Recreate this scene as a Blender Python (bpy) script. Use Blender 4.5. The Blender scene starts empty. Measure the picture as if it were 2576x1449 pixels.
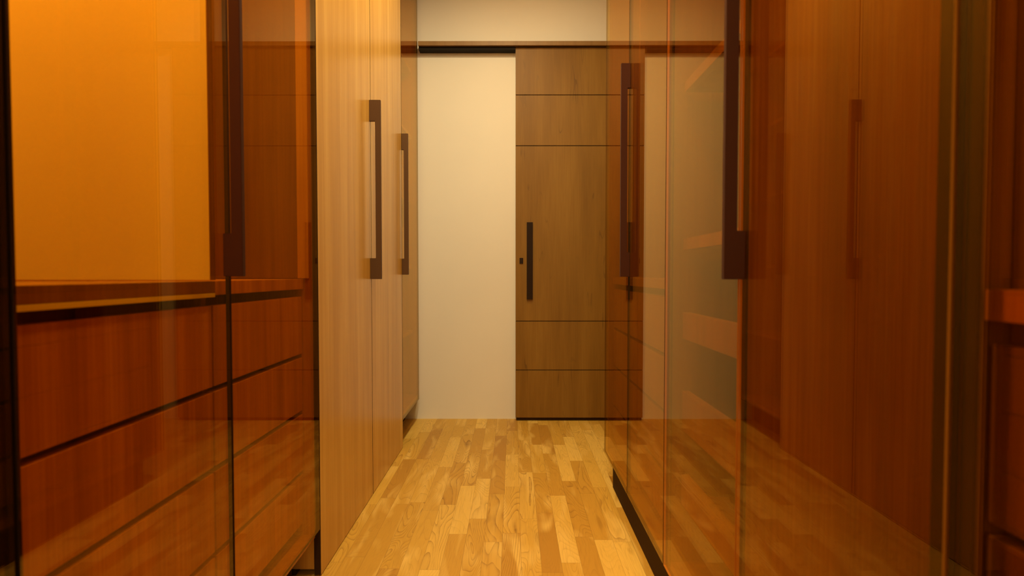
import bpy, bmesh, math, random
from mathutils import Vector
random.seed(4)
S = bpy.context.scene
COL = S.collection

# ------------------------------------------------------------------ camera
# frame 2576 x 1449, focal length 1313 px, vanishing point of the corridor at (1291, 690)
cam_d = bpy.data.cameras.new('camera')
cam = bpy.data.objects.new('camera', cam_d); COL.objects.link(cam)
cam_d.sensor_width = 36.0
cam_d.lens = 1313.0 / 2576.0 * 36.0
cam_d.clip_start = 0.02
cam.location = (0, 0, 0.915)
cam.rotation_euler = (math.radians(90 - 1.505), 0, math.radians(0.13))
cam_d.dof.use_dof = True
cam_d.dof.focus_distance = 2.6
cam_d.dof.aperture_fstop = 3.8
S.camera = cam

# ------------------------------------------------------------------ view
S.view_settings.view_transform = 'Standard'
S.view_settings.look = 'None'
S.view_settings.gamma = 1.0
S.view_settings.use_curve_mapping = False
S.view_settings.exposure = 0.0

# ------------------------------------------------------------------ light
W = bpy.data.worlds.new('world'); S.world = W; W.use_nodes = True
W.node_tree.nodes['Background'].inputs[0].default_value = (1.0, 0.62, 0.3, 1)
W.node_tree.nodes['Background'].inputs[1].default_value = 0.02

WARM = (1.0, 0.80, 0.44)
def area(name, loc, size, power, color=WARM, shape='DISK', size_y=None, rot=(0, 0, 0), spread=180):
    d = bpy.data.lights.new(name, 'AREA')
    d.shape = shape; d.size = size
    if size_y: d.size_y = size_y
    d.energy = power; d.color = color; d.spread = math.radians(spread)
    o = bpy.data.objects.new(name, d); COL.objects.link(o)
    o.location = loc; o.rotation_euler = rot
    return o
# recessed ceiling lamps along the corridor and one in the recess beside the sliding door
LP = 15
area('ceiling_lamp', (-0.08, -0.55, 2.72), 0.14, LP * 0.5)
area('ceiling_lamp', (-0.08, 0.65, 2.72), 0.14, LP)
area('ceiling_lamp', (-0.08, 1.45, 2.72), 0.14, LP)
area('ceiling_lamp', (-0.08, 2.18, 2.72), 0.14, LP * 1.22)
# added soft fill from behind the camera, evens out the back wall
area('front_fill', (-0.08, -1.5, 1.55), 0.9, 9, WARM, 'RECTANGLE', 1.6, (math.radians(90), 0, 0))
# added unseen fill lights that brighten the wardrobe interiors
FILL_COLOR = (1.0, .70, .34)
area('wardrobe_fill', (-0.86, 0.80, 2.55), 0.30, 20, FILL_COLOR, 'RECTANGLE', 0.06, (math.radians(10), 0, 0))
area('wardrobe_fill', (-0.86, 1.28, 2.55), 0.30, 8, FILL_COLOR, 'RECTANGLE', 0.06)
area('wardrobe_fill', (0.72, 1.64, 2.55), 0.30, 1.5, FILL_COLOR, 'RECTANGLE', 0.06)
area('wardrobe_fill', (0.72, 2.10, 2.55), 0.30, 1.5, FILL_COLOR, 'RECTANGLE', 0.06)
area('wardrobe_fill', (0.72, 1.16, 2.55), 0.30, 1.5, FILL_COLOR, 'RECTANGLE', 0.06)
area('wardrobe_fill', (0.72, 0.70, 2.55), 0.30, 3.5, FILL_COLOR, 'RECTANGLE', 0.06)

# ------------------------------------------------------------------ node helpers
class NT:
    def __init__(s, name):
        s.m = bpy.data.materials.new(name); s.m.use_nodes = True
        s.t = s.m.node_tree; s.t.nodes.clear()
        s.out = s.n('ShaderNodeOutputMaterial')
    def n(s, kind, **kw):
        nd = s.t.nodes.new(kind)
        for k, v in kw.items(): setattr(nd, k, v)
        return nd
    def l(s, a, b): s.t.links.new(a, b)
    def put(s, v, sock):
        if isinstance(v, bpy.types.NodeSocket): s.l(v, sock)
        else: sock.default_value = v
    def math(s, op, a, b=0.0, c=None, clamp=False):
        nd = s.n('ShaderNodeMath', operation=op); nd.use_clamp = clamp
        s.put(a, nd.inputs[0]); s.put(b, nd.inputs[1])
        if c is not None: s.put(c, nd.inputs[2])
        return nd.outputs[0]
    def xyz(s, x, y, z):
        nd = s.n('ShaderNodeCombineXYZ')
        s.put(x, nd.inputs[0]); s.put(y, nd.inputs[1]); s.put(z, nd.inputs[2])
        return nd.outputs[0]
    def noise(s, vec, scale, detail=4, rough=.55, dist=0.0):
        nd = s.n('ShaderNodeTexNoise')
        s.l(vec, nd.inputs['Vector']); nd.inputs['Scale'].default_value = scale
        nd.inputs['Detail'].default_value = detail; nd.inputs['Roughness'].default_value = rough
        nd.inputs['Distortion'].default_value = dist
        return nd.outputs['Fac']
    def ramp(s, fac, stops, interp='LINEAR'):
        nd = s.n('ShaderNodeValToRGB'); cr = nd.color_ramp; cr.interpolation = interp
        while len(cr.elements) < len(stops): cr.elements.new(0.5)
        for e, (p, c) in zip(cr.elements, stops):
            e.position = p; e.color = (*c, 1) if len(c) == 3 else c
        s.l(fac, nd.inputs[0]); return nd.outputs[0]
    def mix(s, fac, a, b, mode='MIX'):
        nd = s.n('ShaderNodeMix', data_type='RGBA', blend_type=mode)
        s.put(fac, nd.inputs[0])
        s.put(a if isinstance(a, bpy.types.NodeSocket) else (*a, 1), nd.inputs[6])
        s.put(b if isinstance(b, bpy.types.NodeSocket) else (*b, 1), nd.inputs[7])
        return nd.outputs[2]
    def pbr(s, color, rough=.5, spec=.5, metal=0.0, normal=None, coat=0.0, coat_rough=.1):
        p = s.n('ShaderNodeBsdfPrincipled')
        s.put(color if isinstance(color, bpy.types.NodeSocket) else (*color, 1), p.inputs['Base Color'])
        s.put(rough, p.inputs['Roughness']); p.inputs['Specular IOR Level'].default_value = spec
        p.inputs['Metallic'].default_value = metal
        p.inputs['Coat Weight'].default_value = coat; p.inputs['Coat Roughness'].default_value = coat_rough
        if normal: s.l(normal, p.inputs['Normal'])
        s.l(p.outputs[0], s.out.inputs[0]); return p
    def bump(s, h, strength=.2, dist=.002):
        b = s.n('ShaderNodeBump'); b.inputs['Strength'].default_value = strength
        b.inputs['Distance'].default_value = dist; s.l(h, b.inputs['Height'])
        return b.outputs[0]

def plain(name, color, rough=.5, spec=.5, metal=0.0, var=.06, scale=3.0):
    t = NT(name); tc = t.n('ShaderNodeTexCoord')
    f = t.noise(tc.outputs['Object'], scale, 3)
    d = tuple(max(0, c * (1 - var)) for c in color); u = tuple(c * (1 + var) for c in color)
    t.pbr(t.ramp(f, [(.3, d), (.7, u)]), rough, spec, metal)
    return t.m

def veneer(name, dark, mid, light, rough=.32, streak=1.0, spec=.5, seed_amt=5.0):
    """straight vertical grain veneer (grain along z)"""
    t = NT(name); tc = t.n('ShaderNodeTexCoord'); oi = t.n('ShaderNodeObjectInfo')
    sx = t.n('ShaderNodeSeparateXYZ'); t.l(tc.outputs['Object'], sx.inputs[0])
    r = t.math('MULTIPLY', oi.outputs['Random'], seed_amt)
    v = t.xyz(t.math('ADD', sx.outputs[0], r), t.math('ADD', sx.outputs[1], r), t.math('MULTIPLY', sx.outputs[2], .018))
    fine = t.noise(v, 170, 5, .6)
    v2 = t.xyz(t.math('ADD', sx.outputs[0], r), t.math('ADD', sx.outputs[1], r), t.math('MULTIPLY', sx.outputs[2], .035))
    broad = t.noise(v2, 20, 3, .5, .3)
    blot = t.noise(tc.outputs['Object'], 5, 3)
    f = t.math('ADD', t.math('MULTIPLY', fine, .40 * streak), t.math('MULTIPLY', broad, 1 - .40 * streak))
    f = t.math('ADD', f, t.math('MULTIPLY', t.math('SUBTRACT', blot, .5), .12))
    c = t.ramp(f, [(.30, dark), (.48, mid), (.66, light)])
    rg = t.math('MULTIPLY_ADD', fine, .12, rough - .06)
    t.pbr(c, rg, spec, normal=t.bump(fine, .12, .0006))
    return t.m

# amber glass: a real slab, each face reflects by the Schlick term and lets the tinted rest through
def amber_glass(name, tint, r0=.055, gloss_rough=.0):
    t = NT(name)
    g = t.n('ShaderNodeNewGeometry')
    dt = t.n('ShaderNodeVectorMath', operation='DOT_PRODUCT')
    t.l(g.outputs['Incoming'], dt.inputs[0]); t.l(g.outputs['Normal'], dt.inputs[1])
    c = t.math('ABSOLUTE', dt.outputs['Value'])
    k = t.math('POWER', t.math('SUBTRACT', 1.0, c, clamp=True), 5.0)
    fr = t.math('MULTIPLY_ADD', k, 1 - r0, r0, clamp=True)
    tr = t.n('ShaderNodeBsdfTransparent'); tr.inputs[0].default_value = (*tint, 1)
    gl = t.n('ShaderNodeBsdfGlossy'); gl.inputs['Roughness'].default_value = gloss_rough
    gl.inputs[0].default_value = (1, .82, .52, 1)
    mx = t.n('ShaderNodeMixShader'); t.l(fr, mx.inputs[0]); t.l(tr.outputs[0], mx.inputs[1]); t.l(gl.outputs[0], mx.inputs[2])
    t.l(mx.outputs[0], t.out.inputs[0])
    return t.m

def parquet(name):
    t = NT(name); tc = t.n('ShaderNodeTexCoord')
    sx = t.n('ShaderNodeSeparateXYZ'); t.l(tc.outputs['Object'], sx.inputs[0])
    X, Y = sx.outputs[0], sx.outputs[1]
    wd = .0632
    xr = t.math('DIVIDE', t.math('SUBTRACT', X, .026), wd); row = t.math('FLOOR', xr); fx = t.math('FRACT', xr)
    wn = t.n('ShaderNodeTexWhiteNoise', noise_dimensions='1D'); t.l(row, wn.inputs['W'])
    ln = t.math('MULTIPLY_ADD', wn.outputs['Value'], .14, .38)
    wn2 = t.n('ShaderNodeTexWhiteNoise', noise_dimensions='1D'); t.l(t.math('ADD', row, 57.3), wn2.inputs['W'])
    yy = t.math('DIVIDE', t.math('ADD', t.math('ADD', Y, 20.0), t.math('MULTIPLY', wn2.outputs['Value'], 3.0)), ln)
    cell = t.math('FLOOR', yy); fy = t.math('FRACT', yy)
    wc = t.n('ShaderNodeTexWhiteNoise', noise_dimensions='2D'); t.l(t.xyz(row, cell, 0), wc.inputs['Vector'])
    sc = t.n('ShaderNodeSeparateColor'); t.l(wc.outputs['Color'], sc.inputs[0])
    ra, rb, rc = sc.outputs[0], sc.outputs[1], sc.outputs[2]
    ox = t.math('MULTIPLY', ra, 40.0); oy = t.math('MULTIPLY', rb, 40.0)
    lx = t.math('ADD', X, ox); ly = t.math('ADD', Y, oy)
    # annual rings: iso-lines of a smooth field stretched along the board
    low = t.noise(t.xyz(lx, t.math('MULTIPLY', ly, .20), rc), 11, 1, .4, .4)
    cnt = t.math('MULTIPLY_ADD', rc, 26.0, 9.0)
    ph = t.math('FRACT', t.math('ADD', t.math('MULTIPLY', low, cnt), t.math('MULTIPLY', fx, t.math('MULTIPLY_ADD', rb, 4.0, -1.0))))
    line = t.math('POWER', ph, 9.0)
    soft = t.math('POWER', ph, 2.0)
    pores = t.noise(t.xyz(lx, t.math('MULTIPLY', ly, .035), rc), 300, 3, .6)
    tone = t.noise(t.xyz(lx, t.math('MULTIPLY', ly, .22), ra), 13, 2, .5, .5)
    dk = t.noise(t.xyz(lx, t.math('MULTIPLY', ly, .2), rb), 15, 2, .5, .6)
    base = t.ramp(ra, [(0.0, (.47, .235, .030)), (.2, (.57, .315, .042)), (.7, (.67, .40, .062)), (1.0, (.82, .54, .12))])
    base = t.mix(t.math('MULTIPLY', t.math('SUBTRACT', tone, .52, clamp=True), 5.0, clamp=True), base, (.80, .53, .13))
    wgt = t.math('MULTIPLY_ADD', t.math('POWER', rb, 1.3), .85, .12)
    brk = t.math('MULTIPLY_ADD', t.noise(t.xyz(lx, ly, ra), 26, 2), 2.4, -.6, clamp=True)
    base = t.mix(t.math('MULTIPLY', soft, t.math('MULTIPLY', wgt, .35)), base, (.42, .20, .025))
    base = t.mix(t.math('MULTIPLY', t.math('MULTIPLY', line, wgt), brk), base, (.20, .085, .012))
    base = t.mix(t.math('MULTIPLY', t.math('SUBTRACT', .47, pores, clamp=True), 2.0), base, (.36, .18, .025))
    base = t.mix(t.math('MULTIPLY', t.math('SUBTRACT', dk, .63, clamp=True), 5.0, clamp=True), base, (.34, .17, .020))
    # joints
    ex = t.math('MINIMUM', fx, t.math('SUBTRACT', 1.0, fx)); ex = t.math('MULTIPLY', ex, wd)
    ey = t.math('MINIMUM', fy, t.math('SUBTRACT', 1.0, fy)); ey = t.math('MULTIPLY', ey, ln)
    e = t.math('LESS_THAN', t.math('MINIMUM', ex, ey), .0005)
    base = t.mix(t.math('MULTIPLY', e, .55), base, (.16, .07, .015))
    t.pbr(base, t.math('MULTIPLY_ADD', pores, .15, .38), .4, normal=t.bump(t.math('SUBTRACT', pores, line), .12, .0006))
    return t.m

def knotty(name):
    t = NT(name); tc = t.n('ShaderNodeTexCoord')
    sx = t.n('ShaderNodeSeparateXYZ'); t.l(tc.outputs['Object'], sx.inputs[0])
    X, Z = sx.outputs[0], sx.outputs[2]
    v = t.xyz(X, 0.0, t.math('MULTIPLY', Z, .03))
    fine = t.noise(v, 140, 4, .6); broad = t.noise(t.xyz(X, 3.0, t.math('MULTIPLY', Z, .12)), 9, 3)
    f = t.math('ADD', t.math('MULTIPLY', fine, .3), t.math('MULTIPLY', broad, .7))
    c = t.ramp(f, [(.32, (.195, .092, .011)), (.5, (.240, .118, .015)), (.68, (.290, .150, .022))])
    # thin wandering cracks
    crk = t.noise(t.xyz(X, 7.0, t.math('MULTIPLY', Z, .10)), 10, 2, .5)
    crk = t.math('ABSOLUTE', t.math('SUBTRACT', crk, .5))
    msk = t.noise(t.xyz(X, 11.0, Z), 6, 2)
    cl = t.math('MULTIPLY', t.math('LESS_THAN', crk, .0045), t.math('MULTIPLY', t.math('SUBTRACT', msk, .5, clamp=True), 4.0, clamp=True))
    c = t.mix(t.math('MULTIPLY', cl, .55), c, (.06, .025, .008))
    # small knots
    vo = t.n('ShaderNodeTexVoronoi'); t.l(t.xyz(X, 0.0, t.math('MULTIPLY', Z, .45)), vo.inputs['Vector']); vo.inputs['Scale'].default_value = 6.0
    sel = t.n('ShaderNodeSeparateColor'); t.l(vo.outputs['Color'], sel.inputs[0])
    k = t.math('MULTIPLY', t.math('LESS_THAN', vo.outputs['Distance'], .045), t.math('GREATER_THAN', sel.outputs[0], .55))
    c = t.mix(t.math('MULTIPLY', k, .75), c, (.06, .025, .006))
    t.pbr(c, .5, .3, normal=t.bump(fine, .1, .0005))
    return t.m

M = {}
M['plaster'] = plain('warm_white_plaster', (.86, .83, .76), .9, .2, var=.02, scale=1.5)
M['ceiling'] = plain('white_ceiling_paint', (.78, .75, .68), .9, .2, var=.02)
M['floor'] = parquet('oak_strip_parquet')
M['wood_door'] = veneer('light_oak_veneer', (.48, .235, .040), (.58, .305, .058), (.70, .40, .090), .25, streak=.7)
M['inner_wood'] = veneer('red_brown_veneer', (.32, .115, .030), (.46, .175, .045), (.62, .27, .08), .4)
M['inner_dark'] = veneer('dark_brown_veneer', (.16, .065, .022), (.22, .095, .032), (.28, .13, .045), .45)
M['shelf_wood'] = veneer('brown_shelf_veneer', (.17, .075, .022), (.23, .105, .032), (.29, .13, .042), .45)
M['cream'] = plain('cream_laminate', (.80, .70, .52), .5, .3, var=.02)
M['slide'] = knotty('knotty_beech_panel')
M['fascia'] = veneer('pelmet_veneer', (.21, .11, .026), (.26, .138, .036), (.30, .165, .045), .5)
M['bronze'] = plain('dark_bronze_handle', (.105, .050, .018), .5, .25, var=.05)
M['dbronze'] = plain('dark_red_brown_handle', (.050, .011, .003), .4, .2, var=.05)
M['lit_edge'] = plain('lit_amber_glass_edge', (.60, .20, .015), .3, .5)  # orange glow of the lit glass edge, painted as colour
M['iron'] = plain('black_brown_iron', (.022, .009, .003), .5, .15)
M['kick'] = plain('shaded_plinth_board', (.038, .017, .006), .7, .1)  # near black, the toe-recess shadow is put into the colour
M['black'] = plain('black_recess', (.012, .008, .005), .8, .2)
M['glass'] = amber_glass('amber_tinted_glass', (.93, .77, .24))
M['gedge'] = plain('dark_glass_edge', (.030, .014, .006), .25, .5)
M['metal'] = plain('brushed_steel', (.55, .5, .42), .35, .5, 1.0)

# ------------------------------------------------------------------ mesh helpers
def box(bm, x0, x1, y0, y1, z0, z1, bev=0.0, mi=0):
    if x0 > x1: x0, x1 = x1, x0
    r = bmesh.ops.create_cube(bm, size=1.0)
    for v in r['verts']:
        v.co.x = x0 + (v.co.x + .5) * (x1 - x0)
        v.co.y = y0 + (v.co.y + .5) * (y1 - y0)
        v.co.z = z0 + (v.co.z + .5) * (z1 - z0)
    fs = {f for v in r['verts'] for f in v.link_faces}
    for f in fs: f.material_index = mi
    if bev > 0:
        es = {e for v in r['verts'] for e in v.link_edges}
        bmesh.ops.bevel(bm, geom=list(es), offset=bev, segments=2, affect='EDGES', profile=.7)
    return fs

def make(name, bm, mats, parent=None, origin=None, smooth=False):
    if origin is None: origin = Vector((0, 0, 0))
    origin = Vector(origin)
    bmesh.ops.translate(bm, verts=bm.verts, vec=-origin)
    me = bpy.data.meshes.new(name); bm.to_mesh(me); bm.free()
    for m in (mats if isinstance(mats, (list, tuple)) else [mats]): me.materials.append(m)
    o = bpy.data.objects.new(name, me); COL.objects.link(o)
    o.location = origin
    if parent:
        o.parent = parent
        base = parent_world(parent)
        o.location = origin - base
    o['_w'] = tuple(origin)
    return o
def parent_world(p): return Vector(p['_w'])

def boxes(name, lst, mat, parent=None, origin=None, bev=.0008):
    bm = bmesh.new()
    for b in lst: box(bm, *b, bev=bev)
    if origin is None:
        b = lst[0]; origin = ((b[0] + b[1]) / 2, (b[2] + b[3]) / 2, b[4])
    return make(name, bm, mat, parent, origin)

def structure(o): o['kind'] = 'structure'; return o
def thing(name, label, cat, loc, group=None):
    o = bpy.data.objects.new(name, None); COL.objects.link(o); o.location = loc
    o.empty_display_size = .1
    o['label'] = label; o['category'] = cat; o['_w'] = tuple(loc)
    if group: o['group'] = group
    return o

# ------------------------------------------------------------------ room shell
CEIL = 2.75
XL, XR, YB, YF = -1.20, 1.06, 3.2825, -1.6
structure(boxes('floor', [(XL, XR, YF, YB, -.06, 0)], M['floor'], origin=(0, 0, 0), bev=0))
structure(boxes('ceiling', [(XL, XR, YF, YB, CEIL, CEIL + .06)], M['ceiling'], bev=0))
structure(boxes('wall_back', [(XL - .1, XR + .1, YB, YB + .1, -.06, CEIL + .06)], M['plaster'], bev=0))
structure(boxes('wall_front', [(XL - .1, XR + .1, YF - .1, YF, -.06, CEIL + .06)], M['plaster'], bev=0))
structure(boxes('wall_left', [(XL - .1, XL, YF, YB, -.06, CEIL + .06)], M['plaster'], bev=0))
structure(boxes('wall_right', [(XR, XR + .1, YF, YB, -.06, CEIL + .06)], M['plaster'], bev=0))

# pelmet over the sliding door, its track below blackened for the slot's shadow
tr = structure(boxes('trim_1', [(-.578, XR, 3.205, 3.222, 2.305, 2.330), (-.578, XR, 3.222, YB, 2.318, 2.330)], M['fascia'], bev=.0006))
trk = boxes('track', [(-.578, .012, 3.226, 3.275, 2.286, 2.316)], M['black'], tr, bev=.0006)

# sliding door
d1 = bpy.data.objects.new('door_1', None); COL.objects.link(d1); d1.location = (.47, 3.235, .02)
d1['_w'] = (.47, 3.235, .02); d1['kind'] = 'structure'
bm = bmesh.new()
dx0, dx1, dy0, dy1 = .0148, .932, 3.235, 3.268
zs = [.021, .319, .624, 1.706, 2.016, 2.304]
for a, b in zip(zs[:-1], zs[1:]):
    box(bm, dx0, dx1, dy0, dy1, a + (.0022 if a > .03 else 0), b - (.0022 if b < 2.3 else 0), bev=.0008)
box(bm, dx0 + .002, dx1 - .002, dy0 + .006, dy1 - .002, .025, 2.30, mi=1)
make('door_panel', bm, [M['slide'], M['black']], d1, (.47, dy0, .02))
boxes('brush_seal', [(dx0 + .005, dx1 - .005, 3.243, 3.260, .004, .020)], M['kick'], d1, bev=0)
bm = bmesh.new()
box(bm, .0838, .1207, 3.222, 3.2345, .760, 1.2355, bev=.0012)
make('handle', bm, M['iron'], d1, (.102, 3.235, .76))
bm = bmesh.new()
box(bm, .0394, .0616, 3.230, 3.2345, .9815, 1.016, bev=.001)
make('lock', bm, M['iron'], d1, (.05, 3.235, .98))

# ------------------------------------------------------------------ wardrobe parts
# side = -1 left, +1 right ; PL = door plane distance
PLN = {-1: .582, 1: .411}
BACK = {-1: 1.19, 1: 1.05}
def sx(s, d): return s * d

def handle(s, y, z0, z1, proj, parent, plane=None, blk=.086, bar=.0225, th=.012, mat='dbronze'):
    p = (plane or PLN[s]) - .0003
    bm = bmesh.new()
    # one C-shaped flat outline in x-z, extruded along y
    pts = [(p, z0), (p - proj, z0), (p - proj, z1), (p, z1), (p, z1 - blk), (p - proj + bar, z1 - blk), (p - proj + bar, z0 + blk), (p, z0 + blk)]
    vs = [bm.verts.new((s * a, y - th / 2, b)) for a, b in pts]
    vb = [bm.verts.new((s * a, y + th / 2, b)) for a, b in pts]
    # quads for the face: bottom block, bar, top block
    n = len(pts)
    def q(idx, V, flip):
        ix = [V[i] for i in idx]
        if flip: ix = ix[::-1]
        bm.faces.new(ix)
    for V, flip in ((vs, False), (vb, True)):
        q([0, 1, 6, 7], V, flip); q([1, 2, 5, 6], V, flip); q([2, 3, 4, 5], V, flip)
    for i in range(n):
        j = (i + 1) % n
        bm.faces.new([vs[j], vs[i], vb[i], vb[j]])
    bmesh.ops.recalc_face_normals(bm, faces=bm.faces)
    es = [e for e in bm.edges if e.is_manifold and e.calc_face_angle(0) > .5]
    bmesh.ops.bevel(bm, geom=es, offset=.0009, segments=2, affect='EDGES')
    return make('handle', bm, M[mat], parent, (s * p, y, z0))

def glass_door(s, y0, y1, z0, z1, parent, g=.0022, edge='gedge'):
    p = PLN[s]; bm = bmesh.new()
    fs = box(bm, s * p, s * (p + .006), y0 + g, y1 - g, z0, z1)
    bmesh.ops.recalc_face_normals(bm, faces=bm.faces)
    for f in bm.faces:
        f.material_index = 0 if abs(f.normal.x) > .9 else 1
    return make('glass_door', bm, [M['glass'], M[edge]], parent, (s * p, (y0 + y1) / 2, z0))

def carcass(s, y0, y1, z0, parent, mat='inner_wood', front=.018, z1=2.735):
    p = PLN[s] + front; b = BACK[s]; t = .018
    L = [(s * p, s * b, y0, y0 + t, z0, z1), (s * p, s * b, y1 - t, y1, z0, z1),
         (s * p, s * b, y0 + t, y1 - t, z1 - t, z1), (s * p, s * b, y0 + t, y1 - t, z0, z0 + t),
         (s * (b - .008), s * b, y0 + t, y1 - t, z0 + t, z1 - t)]
    return boxes('carcass', L, M[mat], parent, (s * p, (y0 + y1) / 2, z0), bev=.0005)

def stile(s, y0, y1, parent, z0=.125, d=.010):
    p = PLN[s] + d
    return boxes('stile', [(s * p, s * (p + .004), y0, y1, z0, 2.73)], M['black'], parent, bev=0)

def plinth(s, y0, y1, z1, parent, back=.048):
    p = PLN[s] + back
    return boxes('plinth', [(s * p, s * (p + .018), y0 + .004, y1 - .004, .001, z1)], M['kick'], parent, bev=.0005)

def drawers(s, y0, y1, parent, X, zlist, mat='inner_wood', ins=.008):
    for z0, z1 in zlist:
        bm = bmesh.new()
        box(bm, s * X, s * (X + .018), y0, y1, z0, z1, bev=.0015)
        d = make('drawer', bm, M[mat], parent, (s * X, (y0 + y1) / 2, z0))
        # drawer box behind its front
        boxes('drawer_box', [(s * (X + .0185), s * (X + .42), y0 + .008, y0 + .018, z0 + .01, z1 - .03),
                             (s * (X + .0185), s * (X + .42), y1 - ins - .010, y1 - ins, z0 + .01, z1 - .03),
                             (s * (X + .0185), s * (X + .42), y0 + .018, y1 - ins - .010, z0 + .01, z0 + .018),
                             (s * (X + .41), s * (X + .42), y0 + .018, y1 - ins - .010, z0 + .018, z1 - .03)], M['inner_dark'], d, bev=0)

DR = [(.682, .850), (.514, .670), (.336, .502), (.180, .324)]
def counter(s, y0, y1, parent, X, mat='inner_wood', trim=False):
    c = boxes('counter', [(s * X, s * (BACK[s] - .01), y0, y1, .8765 if trim else .872, .901)], M[mat], parent, bev=.001)
    if trim:
        boxes('edge_trim', [(s * (X - .001), s * (X + .02), y0 + .001, y1 - .001, .8680, .8762)], M['cream'], c, bev=.0008)
    return c

# ---- 1. left far, single glass door next to the back wall
w = thing('wardrobe', 'narrow wardrobe with one amber glass door, beside the white back wall on the left', 'wardrobe', (-.582, 2.97, 0), 'wardrobes with amber glass doors')
carcass(-1, 2.738, 3.272, .145, w, 'inner_wood')
plinth(-1, 2.738, 3.272, .144, w, .10)
gd = glass_door(-1, 2.734, 3.207, .145, 2.735, w)
handle(-1, 2.738, .913, 1.647, .034, gd, blk=.084, mat='bronze')
for z in (.55, .95, 1.35, 1.75, 2.15):
    boxes('shelf', [(-.63, -1.18, 2.757, 3.253, z, z + .018)], M['inner_wood'], w)

# ---- 2. left middle, two oak doors down to the floor
w = thing('wardrobe', 'full-height wardrobe with two plain light oak doors between the left-hand glass-fronted ones', 'wardrobe', (-.582, 2.145, 0))
carcass(-1, 1.560, 2.730, .02, w, 'wood_door', front=.022)
stile(-1, 2.1425, 2.145, w, d=.0206)  # black backing strip, paints the shade in the gap between the leaves
boxes('plinth', [(-.66, -.68, 1.56, 2.73, .001, .019)], M['kick'], w, bev=0)
for k, (a, b) in enumerate(((1.5570, 2.1410), (2.1465, 2.7290))):
    bm = bmesh.new(); box(bm, -.582, -.602, a, b, .004, 2.735)
    for f in bm.faces:
        if abs(f.normal.y) > .9: f.material_index = 1  # leaf edges darkened to shade the joint line
    dd = make('door_leaf', bm, [M['wood_door'], M['kick']], w, (-.582, (a + b) / 2, .004))
    if k == 0: handle(-1, 2.130, .8955, 1.619, .0455, dd, blk=.085, mat='bronze')

# ---- 3. left near, pair of glass doors over drawers
w = thing('wardrobe', 'glass-fronted wardrobe on the left with a bright orange panel above a counter and drawers', 'wardrobe', (-.582, 1.08, 0), 'wardrobes with amber glass doors')
carcass(-1, .606, 1.5535, .12, w, 'inner_wood', front=.016)
plinth(-1, .606, 1.530, .119, w, .075)
stile(-1, .607, .620, w)
stile(-1, 1.080, 1.094, w)
boxes('filler_strip', [(-.600, -.632, 1.5285, 1.5345, .903, 2.715)], M['wood_door'], w)
boxes('partition', [(-.6255, -1.18, 1.075, 1.093, .903, 2.715)], M['cream'], w)
boxes('partition', [(-.6450, -1.18, 1.075, 1.093, .139, .870)], M['inner_dark'], w)
boxes('edge_band', [(-.6235, -.6253, 1.0752, 1.0928, .903, 2.715)], M['inner_dark'], w)
boxes('side_liner', [(-.6325, -1.18, 1.529, 1.5345, .903, 2.715)], M['inner_dark'], w)
boxes('rear_panel', [(-1.170, -1.181, .625, 1.073, .903, 2.715)], M['cream'], w)
counter(-1, .6245, 1.073, w, .614, mat='inner_dark', trim=True)
counter(-1, 1.0745, 1.5345, w, .616)
drawers(-1, .628, 1.073, w, .622, DR)
drawers(-1, 1.080, 1.532, w, .622, DR)
ga = glass_door(-1, .604, 1.0705, .147, 2.735, w)
handle(-1, 1.0526, .911, 1.652, .039, ga)
glass_door(-1, 1.0735, 1.5535, .147, 2.735, w)

# ---- 4. left nearest, mostly outside the frame
w = thing('wardrobe', 'glass-fronted wardrobe cut off by the left edge of the picture', 'wardrobe', (-.582, .13, 0), 'wardrobes with amber glass doors')
carcass(-1, -.34, .602, .12, w, 'inner_dark', front=.012)
plinth(-1, -.34, .602, .119, w)
stile(-1, .560, .600, w, d=.007)
counter(-1, -.32, .583, w, .614)
drawers(-1, -.318, .128, w, .622, DR)
drawers(-1, .134, .580, w, .622, DR)
ga = glass_door(-1, -.338, .130, .147, 2.735, w)
handle(-1, .112, .911, 1.652, .039, ga)
glass_door(-1, .132, .6015, .147, 2.735, w)

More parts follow.
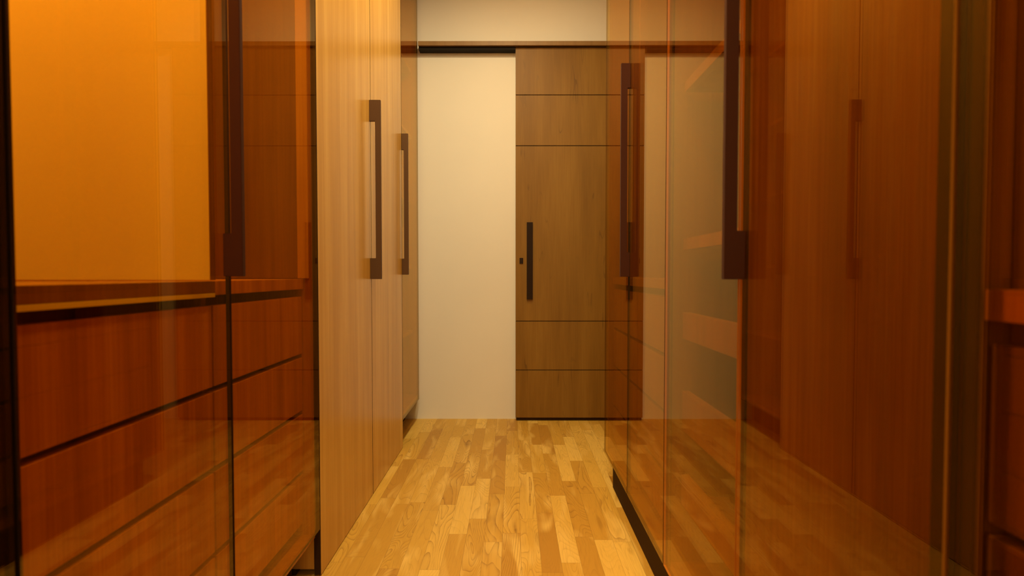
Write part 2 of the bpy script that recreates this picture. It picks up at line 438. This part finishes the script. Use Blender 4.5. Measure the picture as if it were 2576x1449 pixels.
# ---- 5. right far, pair of glass doors
w = thing('wardrobe', 'farthest glass-fronted wardrobe on the right, its doors mirroring the white back wall', 'wardrobe', (.411, 1.874, 0), 'wardrobes with amber glass doors')
carcass(1, 1.4145, 2.334, .12, w, 'inner_dark', front=.014)
plinth(1, 1.4145, 2.224, .119, w, .017)
stile(1, 1.415, 1.434, w)
boxes('partition', [(.449, 1.04, 1.866, 1.884, .903, 2.715)], M['inner_dark'], w)
boxes('partition', [(.470, 1.04, 1.866, 1.884, .139, .870)], M['inner_dark'], w)
counter(1, 1.434, 2.315, w, .440, mat='inner_dark')
drawers(1, 1.437, 1.868, w, .447, DR, mat='inner_dark')
drawers(1, 1.876, 2.312, w, .447, DR, mat='inner_dark')
ga = glass_door(1, 1.4125, 1.8665, .12, 2.735, w)
handle(1, 1.848, .9065, 1.652, .033, ga)
glass_door(1, 1.868, 2.336, .12, 2.735, w)

# ---- 6. right near, pair of glass doors, open trays in its far half
w = thing('wardrobe', 'nearer glass-fronted wardrobe on the right, with orange-lit shelves behind its far door', 'wardrobe', (.411, .953, 0), 'wardrobes with amber glass doors')
carcass(1, .4935, 1.4105, .12, w, 'inner_dark', front=.014)
plinth(1, .4935, 1.4105, .119, w, .017)
stile(1, .4945, .522, w)
stile(1, .9445, .972, w)
stile(1, 1.390, 1.4105, w)
boxes('partition', [(.428, 1.04, .953, .971, .139, 2.715)], M['inner_wood'], w)
for z0, z1 in ((1.389, 1.415), (.979, 1.008), (.746, .815), (.504, .607), (.305, .385)):
    boxes('shelf', [(.447, .465, .973, 1.375, z0, z1), (.465, 1.035, .973, 1.375, z0, min(z1, z0 + .018))], M['shelf_wood'], w)
ga = glass_door(1, .4915, .9525, .12, 2.735, w, edge='lit_edge')
handle(1, .932, .906, 1.652, .037, ga)
glass_door(1, .954, 1.4115, .12, 2.735, w, edge='lit_edge')

# ---- 7. right nearest, mostly outside the frame
w = thing('wardrobe', 'glass-fronted wardrobe cut off by the right edge of the picture, counter edge showing', 'wardrobe', (.411, .03, 0), 'wardrobes with amber glass doors')
carcass(1, -.43, .489, .12, w, 'inner_dark', front=.056)
plinth(1, -.43, .489, .119, w, .017)
stile(1, .4745, .488, w)
counter(1, -.41, .47, w, .440)
boxes('counter_end', [(.440, .4665, .4702, .4875, .872, .901)], M['inner_wood'], w)
drawers(1, -.408, .026, w, .447, DR, mat='inner_dark')
drawers(1, .034, .487, w, .447, DR, mat='inner_dark', ins=.019)
ga = glass_door(1, -.428, .0295, .12, 2.735, w)
handle(1, .012, .906, 1.652, .037, ga)
glass_door(1, .031, .4895, .12, 2.735, w)

for o in bpy.data.objects:
    if '_w' in o: del o['_w']
